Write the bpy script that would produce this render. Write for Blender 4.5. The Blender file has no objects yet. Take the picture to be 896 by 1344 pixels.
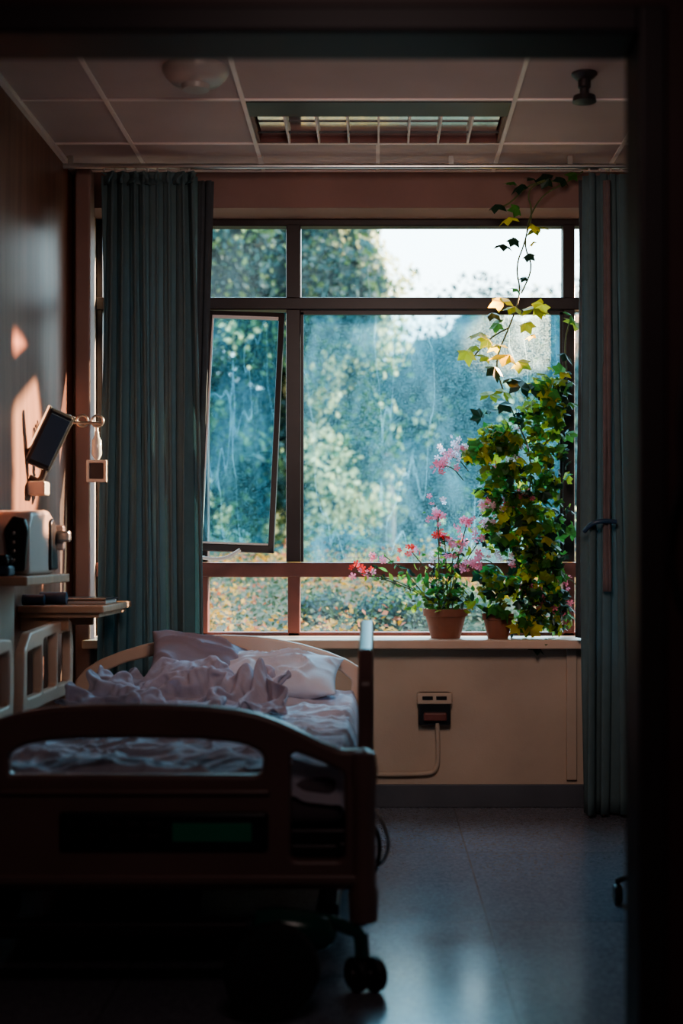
import bpy, math, random
import numpy as np
from mathutils import Vector, Matrix, noise, Euler
random.seed(7); rng=np.random.default_rng(7)
scene=bpy.context.scene
COL=scene.collection

# ------------------------------------------------------------------ materials
def mat(name,color,rough=0.6,metal=0.0,var=0.0,vscale=6.0,bump=0.0,bscale=60.0,color2=None,stretch=(1,1,1),spec=0.5,emit=None,estr=0,coat=0,sheen=0,detail=4,transl=0.0):
    m=bpy.data.materials.new(name); m.use_nodes=True
    nt=m.node_tree; N=nt.nodes; L=nt.links
    b=N['Principled BSDF']; out=N['Material Output']
    b.inputs['Base Color'].default_value=(*color,1)
    b.inputs['Roughness'].default_value=rough
    b.inputs['Metallic'].default_value=metal
    b.inputs['Specular IOR Level'].default_value=spec
    if coat: b.inputs['Coat Weight'].default_value=coat
    if sheen: b.inputs['Sheen Weight'].default_value=sheen
    if emit:
        b.inputs['Emission Color'].default_value=(*emit,1); b.inputs['Emission Strength'].default_value=estr
    tc=N.new('ShaderNodeTexCoord'); mp=N.new('ShaderNodeMapping'); mp.inputs['Scale'].default_value=stretch
    L.new(tc.outputs['Object'],mp.inputs['Vector'])
    if var or color2:
        n=N.new('ShaderNodeTexNoise'); n.inputs['Scale'].default_value=vscale; n.inputs['Detail'].default_value=detail
        L.new(mp.outputs[0],n.inputs['Vector'])
        r=N.new('ShaderNodeValToRGB')
        c2=color2 if color2 else tuple(min(1,c*(1+var)) for c in color)
        c1=color if color2 else tuple(c*(1-var) for c in color)
        r.color_ramp.elements[0].position=0.35; r.color_ramp.elements[1].position=0.65
        r.color_ramp.elements[0].color=(*c1,1); r.color_ramp.elements[1].color=(*c2,1)
        L.new(n.outputs[0],r.inputs[0]); L.new(r.outputs[0],b.inputs['Base Color'])
    if bump:
        n2=N.new('ShaderNodeTexNoise'); n2.inputs['Scale'].default_value=bscale; n2.inputs['Detail'].default_value=5
        L.new(mp.outputs[0],n2.inputs['Vector'])
        bp=N.new('ShaderNodeBump'); bp.inputs['Strength'].default_value=bump; bp.inputs['Distance'].default_value=0.01
        L.new(n2.outputs[0],bp.inputs['Height']); L.new(bp.outputs[0],b.inputs['Normal'])
    if transl:
        t=N.new('ShaderNodeBsdfTranslucent'); t.inputs[0].default_value=(*[min(1,c*1.4) for c in color],1)
        mx=N.new('ShaderNodeMixShader'); mx.inputs[0].default_value=transl
        L.new(b.outputs[0],mx.inputs[1]); L.new(t.outputs[0],mx.inputs[2]); L.new(mx.outputs[0],out.inputs[0])
    return m

def glass(name,haze,tint,tcol,texscale=90,lines=0.0):
    m=bpy.data.materials.new(name); m.use_nodes=True
    nt=m.node_tree; N=nt.nodes; L=nt.links; N.remove(N['Principled BSDF']); out=N['Material Output']
    tr=N.new('ShaderNodeBsdfTransparent'); tr.inputs[0].default_value=(*tcol,1)
    di=N.new('ShaderNodeBsdfTranslucent'); di.inputs[0].default_value=(*tint,1)
    tc=N.new('ShaderNodeTexCoord')
    n=N.new('ShaderNodeTexNoise'); n.inputs['Scale'].default_value=texscale; n.inputs['Detail'].default_value=2
    L.new(tc.outputs['Object'],n.inputs['Vector'])
    mp=N.new('ShaderNodeMapping'); mp.inputs['Scale'].default_value=(4,1,1.6); mp.inputs['Rotation'].default_value=(0,.12,0); L.new(tc.outputs['Object'],mp.inputs['Vector'])
    n2=N.new('ShaderNodeTexNoise'); n2.inputs['Scale'].default_value=1.3; n2.inputs['Detail'].default_value=5; n2.inputs['Distortion'].default_value=0.9
    L.new(mp.outputs[0],n2.inputs['Vector'])
    a=N.new('ShaderNodeMapRange'); a.inputs[1].default_value=0.42; a.inputs[2].default_value=0.72; a.inputs[3].default_value=haze*0.3; a.inputs[4].default_value=haze*2.6
    L.new(n.outputs[0],a.inputs[0])
    c=N.new('ShaderNodeMapRange'); c.inputs[1].default_value=0.45; c.inputs[2].default_value=0.75; c.inputs[3].default_value=0.0; c.inputs[4].default_value=haze*2.6
    L.new(n2.outputs[0],c.inputs[0])
    s=N.new('ShaderNodeMath'); s.operation='ADD'; L.new(a.outputs[0],s.inputs[0]); L.new(c.outputs[0],s.inputs[1])
    last=s
    if lines:   # thin dried drip lines on the pane
        mp2=N.new('ShaderNodeMapping'); mp2.inputs['Scale'].default_value=(3.2,1,.45); mp2.inputs['Rotation'].default_value=(0,.1,0); L.new(tc.outputs['Object'],mp2.inputs['Vector'])
        n3=N.new('ShaderNodeTexNoise'); n3.inputs['Scale'].default_value=1.1; n3.inputs['Detail'].default_value=3; L.new(mp2.outputs[0],n3.inputs['Vector'])
        d1=N.new('ShaderNodeMath'); d1.operation='SUBTRACT'; d1.inputs[1].default_value=.5; L.new(n3.outputs[0],d1.inputs[0])
        d2=N.new('ShaderNodeMath'); d2.operation='ABSOLUTE'; L.new(d1.outputs[0],d2.inputs[0])
        d3=N.new('ShaderNodeMapRange'); d3.inputs[1].default_value=0; d3.inputs[2].default_value=.004; d3.inputs[3].default_value=lines; d3.inputs[4].default_value=0; L.new(d2.outputs[0],d3.inputs[0])
        d4=N.new('ShaderNodeMath'); d4.operation='MULTIPLY'; L.new(d3.outputs[0],d4.inputs[0]); L.new(n2.outputs[0],d4.inputs[1])
        s2=N.new('ShaderNodeMath'); s2.operation='ADD'; L.new(s.outputs[0],s2.inputs[0]); L.new(d4.outputs[0],s2.inputs[1]); last=s2
    mx=N.new('ShaderNodeMixShader'); L.new(last.outputs[0],mx.inputs[0]); L.new(tr.outputs[0],mx.inputs[1]); L.new(di.outputs[0],mx.inputs[2])
    L.new(mx.outputs[0],out.inputs[0])
    return m

M={}
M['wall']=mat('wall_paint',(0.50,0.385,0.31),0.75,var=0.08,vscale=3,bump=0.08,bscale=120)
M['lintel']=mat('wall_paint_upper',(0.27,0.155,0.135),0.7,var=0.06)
M['leftwall']=mat('wood_veneer_wall',(0.17,0.068,0.052),0.42,color2=(0.25,0.11,0.08),vscale=3,stretch=(1,6,0.5),bump=0.05)
M['dark']=mat('door_frame_paint',(0.035,0.026,0.029),0.5,var=0.1)
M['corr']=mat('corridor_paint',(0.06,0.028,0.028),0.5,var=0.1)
M['ceiltile']=mat('ceiling_tile',(0.52,0.395,0.385),0.85,var=0.07,vscale=2,bump=0.15,bscale=200)
M['grid']=mat('ceiling_grid',(0.85,0.72,0.69),0.45,var=0.03)
M['frame']=mat('window_frame_paint',(0.030,0.017,0.019),0.4,var=0.15,vscale=8)
M['framer']=mat('window_frame_red',(0.17,0.055,0.048),0.45,var=0.15,vscale=8)
M['sill']=mat('sill_laminate',(0.66,0.47,0.37),0.35,var=0.08,vscale=5)
M['base']=mat('baseboard_vinyl',(0.085,0.09,0.11),0.5,var=0.1)
M['curtain']=mat('curtain_fabric',(0.165,0.238,0.258),0.9,var=0.06,vscale=20,bump=0.15,bscale=300,transl=0.36)
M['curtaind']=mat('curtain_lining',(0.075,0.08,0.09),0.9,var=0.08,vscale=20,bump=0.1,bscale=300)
M['curtaine']=mat('curtain_edge_binding',(0.16,0.12,0.125),0.9,var=0.08,vscale=20,bump=0.1,bscale=300)
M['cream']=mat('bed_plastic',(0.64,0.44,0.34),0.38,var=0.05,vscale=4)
M['cream_shaded']=mat('bed_plastic_shaded',(0.21,0.125,0.115),0.33,var=0.06,vscale=4)  # same bed plastic, foot-end shade put into the colour
M['metald']=mat('bed_steel_dark',(0.06,0.05,0.055),0.4,metal=0.5,var=0.1)
M['metal']=mat('brushed_metal',(0.6,0.58,0.56),0.3,metal=1,var=0.05)
M['rubber']=mat('rubber_black',(0.03,0.03,0.033),0.45,var=0.2)
M['green']=mat('plastic_dark_green',(0.015,0.085,0.065),0.22,var=0.15)
M['screen']=mat('green_display',(0.01,0.07,0.045),0.3,emit=(0.02,0.25,0.13),estr=0.02,var=0.1)
M['black']=mat('black_plastic',(0.02,0.022,0.028),0.3,var=0.1)
M['mattress']=mat('mattress_cover',(0.16,0.13,0.15),0.8,var=0.06,bump=0.1)
M['sheet']=mat('sheet_cotton',(0.52,0.49,0.57),0.85,var=0.05,vscale=5,bump=0.2,bscale=40)
M['blanket']=mat('blanket_cotton',(0.385,0.345,0.42),0.9,var=0.08,vscale=5,bump=0.2,bscale=60)
M['pillow']=mat('pillow_cotton',(0.60,0.58,0.65),0.85,var=0.04,bump=0.2,bscale=30)
M['pillowd']=mat('pillow_cotton_mauve',(0.28,0.24,0.30),0.85,var=0.04,bump=0.2,bscale=30)
M['terra']=mat('terracotta',(0.26,0.10,0.065),0.75,var=0.15,vscale=10,bump=0.1)
M['soil']=mat('potting_soil',(0.04,0.025,0.018),0.95,var=0.3,vscale=60,bump=0.5)
M['stem']=mat('plant_stem',(0.10,0.12,0.04),0.6,var=0.2,vscale=20)
M['lf_g']=mat('leaf_green',(0.065,0.17,0.035),0.45,var=0.35,vscale=15,transl=0.55)
M['lf_d']=mat('leaf_dark',(0.015,0.045,0.025),0.45,var=0.3,vscale=15,transl=0.2)
M['lf_y']=mat('leaf_yellow',(0.56,0.45,0.04),0.5,var=0.25,vscale=15,transl=0.6)
M['lf_o']=mat('leaf_olive',(0.26,0.29,0.04),0.5,var=0.3,vscale=15,transl=0.55)
M['pet_p']=mat('petal_pink',(0.85,0.20,0.27),0.6,var=0.15,vscale=25,transl=0.5)
M['pet_w']=mat('petal_pale_pink',(0.92,0.55,0.62),0.6,var=0.1,vscale=25,transl=0.5)
M['pet_r']=mat('petal_red',(0.85,0.045,0.035),0.6,var=0.15,vscale=25,transl=0.4)
M['t_teal']=mat('tree_leaf_teal',(0.014,0.050,0.052),0.7,var=0.4,vscale=1.5,transl=0.3)
M['t_green']=mat('tree_leaf_green',(0.07,0.12,0.045),0.7,var=0.4,vscale=1.5,transl=0.3)
M['t_cream']=mat('tree_blossom_and_highlight',(0.74,0.62,0.32),0.7,var=0.15,vscale=2,transl=0.3)  # cream blossoms, also sunlit leaf highlights put into the colour
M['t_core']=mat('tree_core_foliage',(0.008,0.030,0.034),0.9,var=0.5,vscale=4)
M['bark']=mat('tree_bark',(0.14,0.10,0.09),0.9,var=0.3,vscale=8,bump=0.5)
M['b_yel']=mat('groundcover_yellow',(0.30,0.135,0.008),0.7,var=0.3,vscale=3,transl=0.3)
M['b_grn']=mat('groundcover_green',(0.014,0.030,0.006),0.7,var=0.4,vscale=3,transl=0.3)
M['b_org']=mat('groundcover_orange',(0.22,0.045,0.010),0.7,var=0.3,vscale=3,transl=0.3)
M['soilo']=mat('garden_soil',(0.02,0.014,0.008),0.95,color2=(0.03,0.03,0.012),vscale=3,bump=0.5,bscale=20)
M['grass']=mat('lawn_grass',(0.03,0.06,0.02),0.95,color2=(0.05,0.08,0.025),vscale=2,bump=0.4)
M['wood']=mat('shelf_laminate',(0.46,0.27,0.18),0.4,var=0.1,vscale=4,stretch=(1,8,1))
M['white']=mat('device_shell_cream',(0.46,0.40,0.38),0.35,var=0.04)
M['blue']=mat('blue_plastic',(0.03,0.06,0.11),0.4,var=0.1)
M['hinge']=mat('red_label_plastic',(0.16,0.05,0.045),0.5,var=0.1)
M['mirror']=mat('louver_aluminium',(0.82,0.84,0.84),0.08,metal=1,var=0.04,vscale=8)
M['bottle']=mat('clear_bottle_plastic',(0.50,0.50,0.50),0.15,var=0.05,coat=0.5)
M['glass_h']=glass('window_glass_hazy',0.024,(0.45,0.78,0.92),(0.72,0.89,0.94),130,.16)
M['glass_c']=glass('window_glass_clear',0.005,(0.75,0.85,0.9),(0.93,0.96,0.96),90,.05)

def floor_mat():
    m=bpy.data.materials.new('vinyl_floor'); m.use_nodes=True
    nt=m.node_tree; N=nt.nodes; L=nt.links; b=N['Principled BSDF']
    b.inputs['Specular IOR Level'].default_value=.9
    tc=N.new('ShaderNodeTexCoord'); mp=N.new('ShaderNodeMapping'); mp.inputs['Location'].default_value=(-0.333,-0.28,0)
    L.new(tc.outputs['Object'],mp.inputs['Vector'])
    br=N.new('ShaderNodeTexBrick'); br.offset=0; br.inputs['Scale'].default_value=1
    br.inputs['Brick Width'].default_value=1.0; br.inputs['Row Height'].default_value=1.0; br.inputs['Mortar Size'].default_value=0.004; br.inputs['Mortar Smooth'].default_value=0.3
    br.inputs['Color1'].default_value=(0.20,0.195,0.23,1); br.inputs['Color2'].default_value=(0.165,0.18,0.22,1); br.inputs['Mortar'].default_value=(0.12,0.12,0.14,1)
    L.new(mp.outputs[0],br.inputs['Vector'])
    v=N.new('ShaderNodeTexVoronoi'); v.inputs['Scale'].default_value=120; L.new(tc.outputs['Object'],v.inputs['Vector'])
    r=N.new('ShaderNodeValToRGB'); r.color_ramp.elements[0].color=(0.78,0.78,0.80,1); r.color_ramp.elements[1].color=(1.28,1.24,1.24,1)
    s=N.new('ShaderNodeSeparateColor'); L.new(v.outputs['Color'],s.inputs[0]); L.new(s.outputs[0],r.inputs[0])
    mx=N.new('ShaderNodeMix'); mx.data_type='RGBA'; mx.blend_type='MULTIPLY'; mx.inputs[0].default_value=1
    L.new(br.outputs['Color'],mx.inputs[6]); L.new(r.outputs[0],mx.inputs[7]); L.new(mx.outputs[2],b.inputs['Base Color'])
    n=N.new('ShaderNodeTexNoise'); n.inputs['Scale'].default_value=3; n.inputs['Detail'].default_value=5; L.new(tc.outputs['Object'],n.inputs['Vector'])
    mr=N.new('ShaderNodeMapRange'); mr.inputs[3].default_value=0.12; mr.inputs[4].default_value=0.30; L.new(n.outputs[0],mr.inputs[0]); L.new(mr.outputs[0],b.inputs['Roughness'])
    return m
M['floor']=floor_mat()

# ------------------------------------------------------------------ helpers
def empty(name,loc=(0,0,0)):
    e=bpy.data.objects.new(name,None); e.location=loc; e.empty_display_size=0.1; COL.objects.link(e); return e
def add(name,me,mats,parent=None,smooth=False):
    o=bpy.data.objects.new(name,me); COL.objects.link(o)
    if not isinstance(mats,(list,tuple)): mats=[mats]
    me.materials.clear()
    for m in mats: me.materials.append(m)
    if parent:
        o.parent=parent; o.matrix_parent_inverse=Matrix.Translation(parent.location).inverted()
    if smooth:
        for p in me.polygons: p.use_smooth=True
    return o
def bevel(o,w,seg=2):
    b=o.modifiers.new('bevel','BEVEL'); b.width=w; b.segments=seg; b.limit_method='ANGLE'; return o
def boxes(name,lst,m,parent=None,bev=0.0):
    V=[];F=[]
    for (x0,x1,y0,y1,z0,z1) in lst:
        k=len(V)
        V+= [(x0,y0,z0),(x1,y0,z0),(x1,y1,z0),(x0,y1,z0),(x0,y0,z1),(x1,y0,z1),(x1,y1,z1),(x0,y1,z1)]
        F+= [(k,k+3,k+2,k+1),(k+4,k+5,k+6,k+7),(k,k+1,k+5,k+4),(k+1,k+2,k+6,k+5),(k+2,k+3,k+7,k+6),(k+3,k,k+4,k+7)]
    me=bpy.data.meshes.new(name); me.from_pydata(V,[],F)
    o=add(name,me,m,parent)
    if bev: bevel(o,bev)
    return o
def box(name,x0,x1,y0,y1,z0,z1,m,parent=None,bev=0.0): return boxes(name,[(x0,x1,y0,y1,z0,z1)],m,parent,bev)
def from_curve(name,cu,mt,parent,mw=Matrix(),smooth=True):
    o=bpy.data.objects.new('tmpc',cu); COL.objects.link(o)
    dg=bpy.context.evaluated_depsgraph_get(); me=bpy.data.meshes.new_from_object(o.evaluated_get(dg))
    bpy.data.objects.remove(o); me.name=name; me.transform(mw)
    o=add(name,me,mt,parent)
    if smooth:
        for p in me.polygons: p.use_smooth=True
        me.set_sharp_from_angle(angle=math.radians(40))
    return o
def chaikin(p,n=2,closed=True):
    for _ in range(n):
        q=[]; L=len(p)
        rngi=range(L) if closed else range(L-1)
        if not closed: q.append(p[0])
        for i in rngi:
            a=Vector(p[i]);b=Vector(p[(i+1)%L]); q+= [a*.75+b*.25,a*.25+b*.75]
        if not closed: q.append(p[-1])
        p=q
    return p
def rnd(p,r):
    q=[];L=len(p)
    for i in range(L):
        a,b,c=Vector(p[i-1]),Vector(p[i]),Vector(p[(i+1)%L])
        d1=(a-b);d2=(c-b); r1=min(r,d1.length*.4); r2=min(r,d2.length*.4)
        q+=[b+d1.normalized()*r1,b+d1.normalized()*r1*.3,b+d2.normalized()*r2*.3,b+d2.normalized()*r2]
    return q
def tube(name,pts,r,m,parent=None,sm=2,cyc=False):
    cu=bpy.data.curves.new('c','CURVE'); cu.dimensions='3D'; cu.bevel_depth=r; cu.bevel_resolution=4; cu.use_fill_caps=True
    pl=pts if isinstance(pts[0][0],(list,tuple,Vector)) else [pts]
    for ps in pl:
        q=chaikin([Vector(a) for a in ps],sm,cyc) if len(ps)>2 and sm else ps
        s=cu.splines.new('POLY'); s.points.add(len(q)-1); s.use_cyclic_u=cyc
        for i,a in enumerate(q): s.points[i].co=(*a,1)
    return from_curve(name,cu,m,parent)
def plate(name,outer,holes,plane,d,th,m,parent,bev=0.006,r=0.03):
    cu=bpy.data.curves.new('c','CURVE'); cu.dimensions='2D'; cu.fill_mode='BOTH'; cu.extrude=th/2-bev; cu.bevel_depth=bev; cu.bevel_resolution=3; cu.offset=-bev
    for ps in [outer]+holes:
        q=chaikin(rnd([Vector((a[0],a[1],0)) for a in ps],r),1)
        s=cu.splines.new('POLY'); s.points.add(len(q)-1); s.use_cyclic_u=True
        for i,a in enumerate(q): s.points[i].co=(*a,1)
    if plane=='XZ': mw=Matrix(((1,0,0,0),(0,0,-1,d),(0,1,0,0),(0,0,0,1)))
    else: mw=Matrix(((0,0,1,d),(1,0,0,0),(0,1,0,0),(0,0,0,1)))
    return from_curve(name,cu,m,parent,mw)
def lathe(name,prof,center,m,parent=None,seg=32,axis='Z',tilt=None):
    V=[];F=[]
    for r,z in prof:
        for i in range(seg):
            a=2*math.pi*i/seg; V.append(Vector((r*math.cos(a),r*math.sin(a),z)))
    for j in range(len(prof)-1):
        for i in range(seg):
            F.append((j*seg+i,j*seg+(i+1)%seg,(j+1)*seg+(i+1)%seg,(j+1)*seg+i))
    F.append(tuple(range(seg))[::-1]); F.append(tuple((len(prof)-1)*seg+i for i in range(seg)))
    R=Matrix()
    if axis=='X': R=Matrix.Rotation(math.pi/2,4,'Y')
    if axis=='Y': R=Matrix.Rotation(math.pi/2,4,'X')
    if tilt: R=Euler(tilt).to_matrix().to_4x4()@R
    me=bpy.data.meshes.new(name); me.from_pydata([tuple(Matrix.Translation(center)@R@v) for v in V],[],F)
    o=add(name,me,m,parent,True); me.set_sharp_from_angle(angle=math.radians(35)); return o
def grid_mesh(name,fn,nu,nv,m,parent=None,smooth=True):
    V=[];F=[]
    for j in range(nv+1):
        for i in range(nu+1): V.append(fn(i/nu,j/nv))
    for j in range(nv):
        for i in range(nu):
            k=j*(nu+1)+i; F.append((k,k+1,k+nu+2,k+nu+1))
    me=bpy.data.meshes.new(name); me.from_pydata([tuple(v) for v in V],[],F)
    return add(name,me,m,parent,smooth)
def ring(name,c,R,r,axis,m,parent=None):
    pts=[]
    for i in range(24):
        a=2*math.pi*i/24; ca,sa=R*math.cos(a),R*math.sin(a)
        pts.append({'X':(c[0],c[1]+ca,c[2]+sa),'Y':(c[0]+ca,c[1],c[2]+sa),'Z':(c[0]+ca,c[1]+sa,c[2])}[axis])
    return tube(name,pts,r,m,parent,0,True)
def scatter(name,template,faces,pos,sizes,mats,midx,parent=None,normals=None,tiltvar=1.0,smooth=False):
    T=np.array(template); k=len(T); n=len(pos)
    Vs=np.zeros((n,k,3)); F=[];mi=[]
    for i in range(n):
        if normals is not None:
            nn=Vector(normals[i])+Vector(rng.normal(0,tiltvar,3)); 
        else: nn=Vector(rng.normal(0,1,3))
        nn.normalize()
        q=nn.to_track_quat('Z','Y').to_matrix()@Matrix.Rotation(random.uniform(0,6.283),3,'Z')
        Vs[i]=(T*sizes[i])@np.array(q).T+np.array(pos[i])
        for f in faces: F.append(tuple(v+i*k for v in f)); mi.append(midx[i])
    me=bpy.data.meshes.new(name); me.from_pydata(Vs.reshape(-1,3).tolist(),[],F)
    o=add(name,me,mats,parent,smooth); me.polygons.foreach_set('material_index',mi); return o
def vine_leaf():
    rr=[.25,.72,.62,1.0,.74,1.12,.74,1.0,.62,.72,.25]; V=[(0,0,0.12)]
    for i,r in enumerate(rr):
        a=math.radians(-150+i*30)+math.pi/2
        V.append((r*math.cos(a)*.9,r*math.sin(a),-0.26*r*r-(.10 if i%2 else 0)))
    F=[(0,i,i+1) for i in range(1,len(rr))]
    return V,F
VL,VF=vine_leaf()
OL=[(0,-1,0),(.42,-.35,.12),(.38,.35,.1),(0,1,-.15),(-.38,.35,.1),(-.42,-.35,.12),(0,0,-.02)]
OF=[(6,0,1),(6,1,2),(6,2,3),(6,3,4),(6,4,5),(6,5,0)]
DL=[(0,-1,0),(.6,0,.15),(0,1,0),(-.6,0,.15)]; DF=[(0,1,2,3)]
def flower_t():
    V=[(0,0,0)];F=[]
    for p in range(5):
        a=p*2*math.pi/5; k=len(V)
        for da,r,z in ((-.5,.55,.15),(-.35,1,.35),(.0,1.1,.3),(.35,1,.35),(.5,.55,.15)):
            V.append((r*math.cos(a+da),r*math.sin(a+da),z))
        F.append((0,k,k+1,k+2,k+3,k+4))
    return V,F
FV,FF=flower_t()

# ------------------------------------------------------------------ room shell
WX0,WX1=-1.33,1.9; YB=6.22; YG=6.46; ZC=2.78
OX0,OX1,OZ0,OZ1=-1.27,1.25,0.733,2.62
box('floor',-1.75,2.1,-1.4,6.6,-0.12,0,M['floor'])
boxes('wall_back',[(WX0-0.2,OX0,YB,YB+.3,0,2.95),(OX1,WX1+.2,YB,YB+.3,0,2.95),(OX0,OX1,YB,YB+.3,0,OZ0-0.0)],M['wall'])
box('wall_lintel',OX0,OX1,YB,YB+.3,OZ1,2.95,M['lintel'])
box('wall_left',WX0-.2,WX0,2.7,YB,0,2.95,M['leftwall'])
box('wall_right',WX1,WX1+.2,2.7,YB,0,2.95,M['wall'])
DX0,DX1,DZ=-0.80,0.47,2.045
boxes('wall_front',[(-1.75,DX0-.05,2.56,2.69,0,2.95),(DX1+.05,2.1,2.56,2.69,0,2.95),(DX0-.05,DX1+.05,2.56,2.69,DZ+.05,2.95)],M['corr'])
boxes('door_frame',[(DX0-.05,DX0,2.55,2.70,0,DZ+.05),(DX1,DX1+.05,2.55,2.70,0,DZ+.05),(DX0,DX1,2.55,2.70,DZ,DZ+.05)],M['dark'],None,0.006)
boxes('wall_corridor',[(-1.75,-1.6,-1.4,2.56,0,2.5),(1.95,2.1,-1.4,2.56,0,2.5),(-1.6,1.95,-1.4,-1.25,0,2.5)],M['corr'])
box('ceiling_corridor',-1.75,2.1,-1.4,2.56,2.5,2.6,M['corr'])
LX0,LX1,LY0,LY1=-0.485,0.495,5.245,5.78
boxes('ceiling',[(-1.5,LX0,2.69,6.3,ZC,ZC+.05),(LX1,2.1,2.69,6.3,ZC,ZC+.05),(LX0,LX1,2.69,LY0,ZC,ZC+.05),(LX0,LX1,LY1,6.3,ZC,ZC+.05)],M['ceiltile'])
box('ceiling_slab',-1.55,2.1,2.56,6.52,2.95,3.05,M['corr'])
g=[]
ys=[6.22-.012]+[5.79-0.56*i for i in range(0,6)]
for y in ys: g.append((WX0,WX1,y-.007,y+.007,ZC-.006,ZC))
for x in (-1.0,-0.495,0.505,1.0,1.5): g.append((x-.008,x+.008,2.7,6.21,ZC-.0065,ZC))
g.append((-.006,.010,5.79,6.21,ZC-.0065,ZC))
g.append((WX0,WX0+.02,2.7,6.21,ZC-.02,ZC))
boxes('trim_ceiling_grid',g,M['grid'])
boxes('baseboard_back',[(WX0,WX1,YB-.012,YB,0,0.10)],M['base'],None,.003)
box('baseboard_left',WX0,WX0+.012,2.7,YB-.012,0,0.10,M['base'])
box('baseboard_right',WX1-.012,WX1,2.7,YB-.012,0,0.10,M['base'])
boxes('trim_wall_panel',[(0.825,0.87,YB-.02,YB,.12,.70),(-1.3,1.9,YB-.008,YB,.685,.70)],M['wall'],None,.004)
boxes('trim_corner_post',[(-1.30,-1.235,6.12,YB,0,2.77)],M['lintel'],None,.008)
box('trim_window_sill',-1.27,1.27,6.11,YG-.02,OZ0-.035,OZ0+.004,M['sill'],None,.006)
so=empty('wall_socket',(0.25,YB,.4))
box('housing',0.178,0.318,YB-.055,YB,.362,.505,M['black'],so,.008)
box('cover',0.172,0.324,YB-.062,YB-.02,.455,.505,M['wall'],so,.006)
boxes('slots',[(.195,.24,YB-.066,YB-.06,.475,.49),(.255,.30,YB-.066,YB-.06,.475,.49),(.20,.30,YB-.062,YB-.05,.39,.40)],M['black'],so)
box('plug',0.20,0.30,YB-.085,YB-.05,.385,.42,M['hinge'],so,.006)
tube('cable',[(.26,YB-.05,.375),(.265,YB-.03,.25),(.26,YB-.02,.16),(.20,YB-.02,.145),(-.2,YB-.02,.145),(-.5,YB-.02,.145)],.010,M['wall'],so)

# ------------------------------------------------------------------ window
w=empty('window_1',(0,YG,1.7))
fy0,fy1=YG-.035,YG+.035
boxes('outer_frame',[(OX0,OX1,fy0,fy1,2.588,OZ1),(OX0,OX0+.03,fy0,fy1,OZ0,OZ1),(OX1-.03,OX1,fy0,fy1,OZ0,OZ1),(-.412,-.346,fy0,fy1,1.07,2.6),(.838,.892,fy0,fy1,1.07,2.6),(-.80,-.765,fy0,fy1,1.07,2.6),
  (OX0,OX1,fy0-.01,fy1,2.208,2.265)],M['frame'],w,.005)
boxes('lower_frame',[(OX0,OX1,fy0-.012,fy1,1.002,1.068),(OX0,OX1,fy0,fy1,OZ0,OZ0+.02),(-.405,-.350,fy0,fy1,OZ0,1.01),(.838,.892,fy0,fy1,OZ0,1.01),(-.80,-.765,fy0,fy1,OZ0,1.01)],M['framer'],w,.005)
boxes('bead_trim',[(-.346,.838,fy0+.01,fy0+.03,2.19,2.208),(-.346,-.334,fy0+.01,fy0+.03,1.07,2.2),(.826,.838,fy0+.01,fy0+.03,1.07,2.2)],M['frame'],w)
box('pane_main',-.346,.838,YG-.003,YG+.003,1.068,2.208,M['glass_h'],w)
boxes('pane_upper',[(OX0+.03,-.80,YG-.003,YG+.003,2.265,2.588),(-.765,-.412,YG-.003,YG+.003,2.265,2.588),(-.346,.838,YG-.003,YG+.003,2.265,2.588),(.892,OX1-.03,YG-.003,YG+.003,1.068,2.588)],M['glass_c'],w)
boxes('pane_lower',[(OX0+.03,-.80,YG-.003,YG+.003,.753,2.2),(-.765,-.405,YG-.003,YG+.003,.753,1.002),(-.350,.838,YG-.003,YG+.003,.753,1.002)],M['glass_c'],w)
sw,sh=.345,1.09
S=boxes('open_sash_frame',[(-sw/2-.0,-sw/2+.022,-.018,.018,-sh,0),(sw/2-.026,sw/2,-.018,.018,-sh,0),(-sw/2,sw/2,-.018,.018,-.022,0),(-sw/2,sw/2,-.018,.018,-sh,-sh+.03)],M['frame'],w,.004)
G=boxes('open_sash_glass',[(-sw/2+.02,sw/2-.024,-.002,.002,-sh+.025,-.02)],M['glass_h'],w)
A=boxes('open_sash_gasket',[(-sw/2+.022,sw/2-.026,-.022,-.012,-.036,-.022),(-sw/2+.022,-sw/2+.030,-.022,-.012,-sh+.03,-.022),(-sw/2+.022,sw/2-.026,-.022,-.012,-sh+.03,-sh+.038)],M['grid'],w)
for o in (S,G,A):
    mw=Matrix.Translation((-.590,YG-.045,2.195))@Euler((math.radians(-8),math.radians(2.0),0)).to_matrix().to_4x4()
    o.data.transform(mw)
tube('sash_stay',[(-.80,6.23,1.10),(-.74,6.20,1.085),(-.66,6.20,1.085),(-.60,6.22,1.125)],.008,M['grid'],w)

# ------------------------------------------------------------------ curtains
def curtain(name,xa0,xa1,xb0,xb1,z0,z1,y,npl,amp,m,ph=0,parent=None,hem=0):
    def fn(u,v):
        x=(xa0+(xa1-xa0)*u)*(v)+(xb0+(xb1-xb0)*u)*(1-v)
        uu=u+0.018*math.sin(9*u+3*v+ph)+0.012*math.sin(23*u+ph*2+2.5*v)
        a=amp*(0.55+0.45*(1-v))*(0.75+0.45*math.sin(7.3*u+ph))
        p=math.sin(2*math.pi*npl*uu+ph)
        p=math.copysign(abs(p)**0.8,p)
        yy=y+a*p+0.012*math.sin(5*v+11*u)*(1-v)
        x+=0.010*math.sin(4*math.pi*npl*uu)
        return (x,yy,z0+(z1-z0)*v)
    o=grid_mesh(name,fn,npl*18,40,m,parent)
    s=o.modifiers.new('solid','SOLIDIFY'); s.thickness=.004
    return o
cl=empty('curtain',(-.95,6.0,1.4))
curtain('drape_front',-1.155,-.765,-1.19,-.715,.03,2.70,5.985,8,.042,M['curtain'],0.4,cl)
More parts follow.
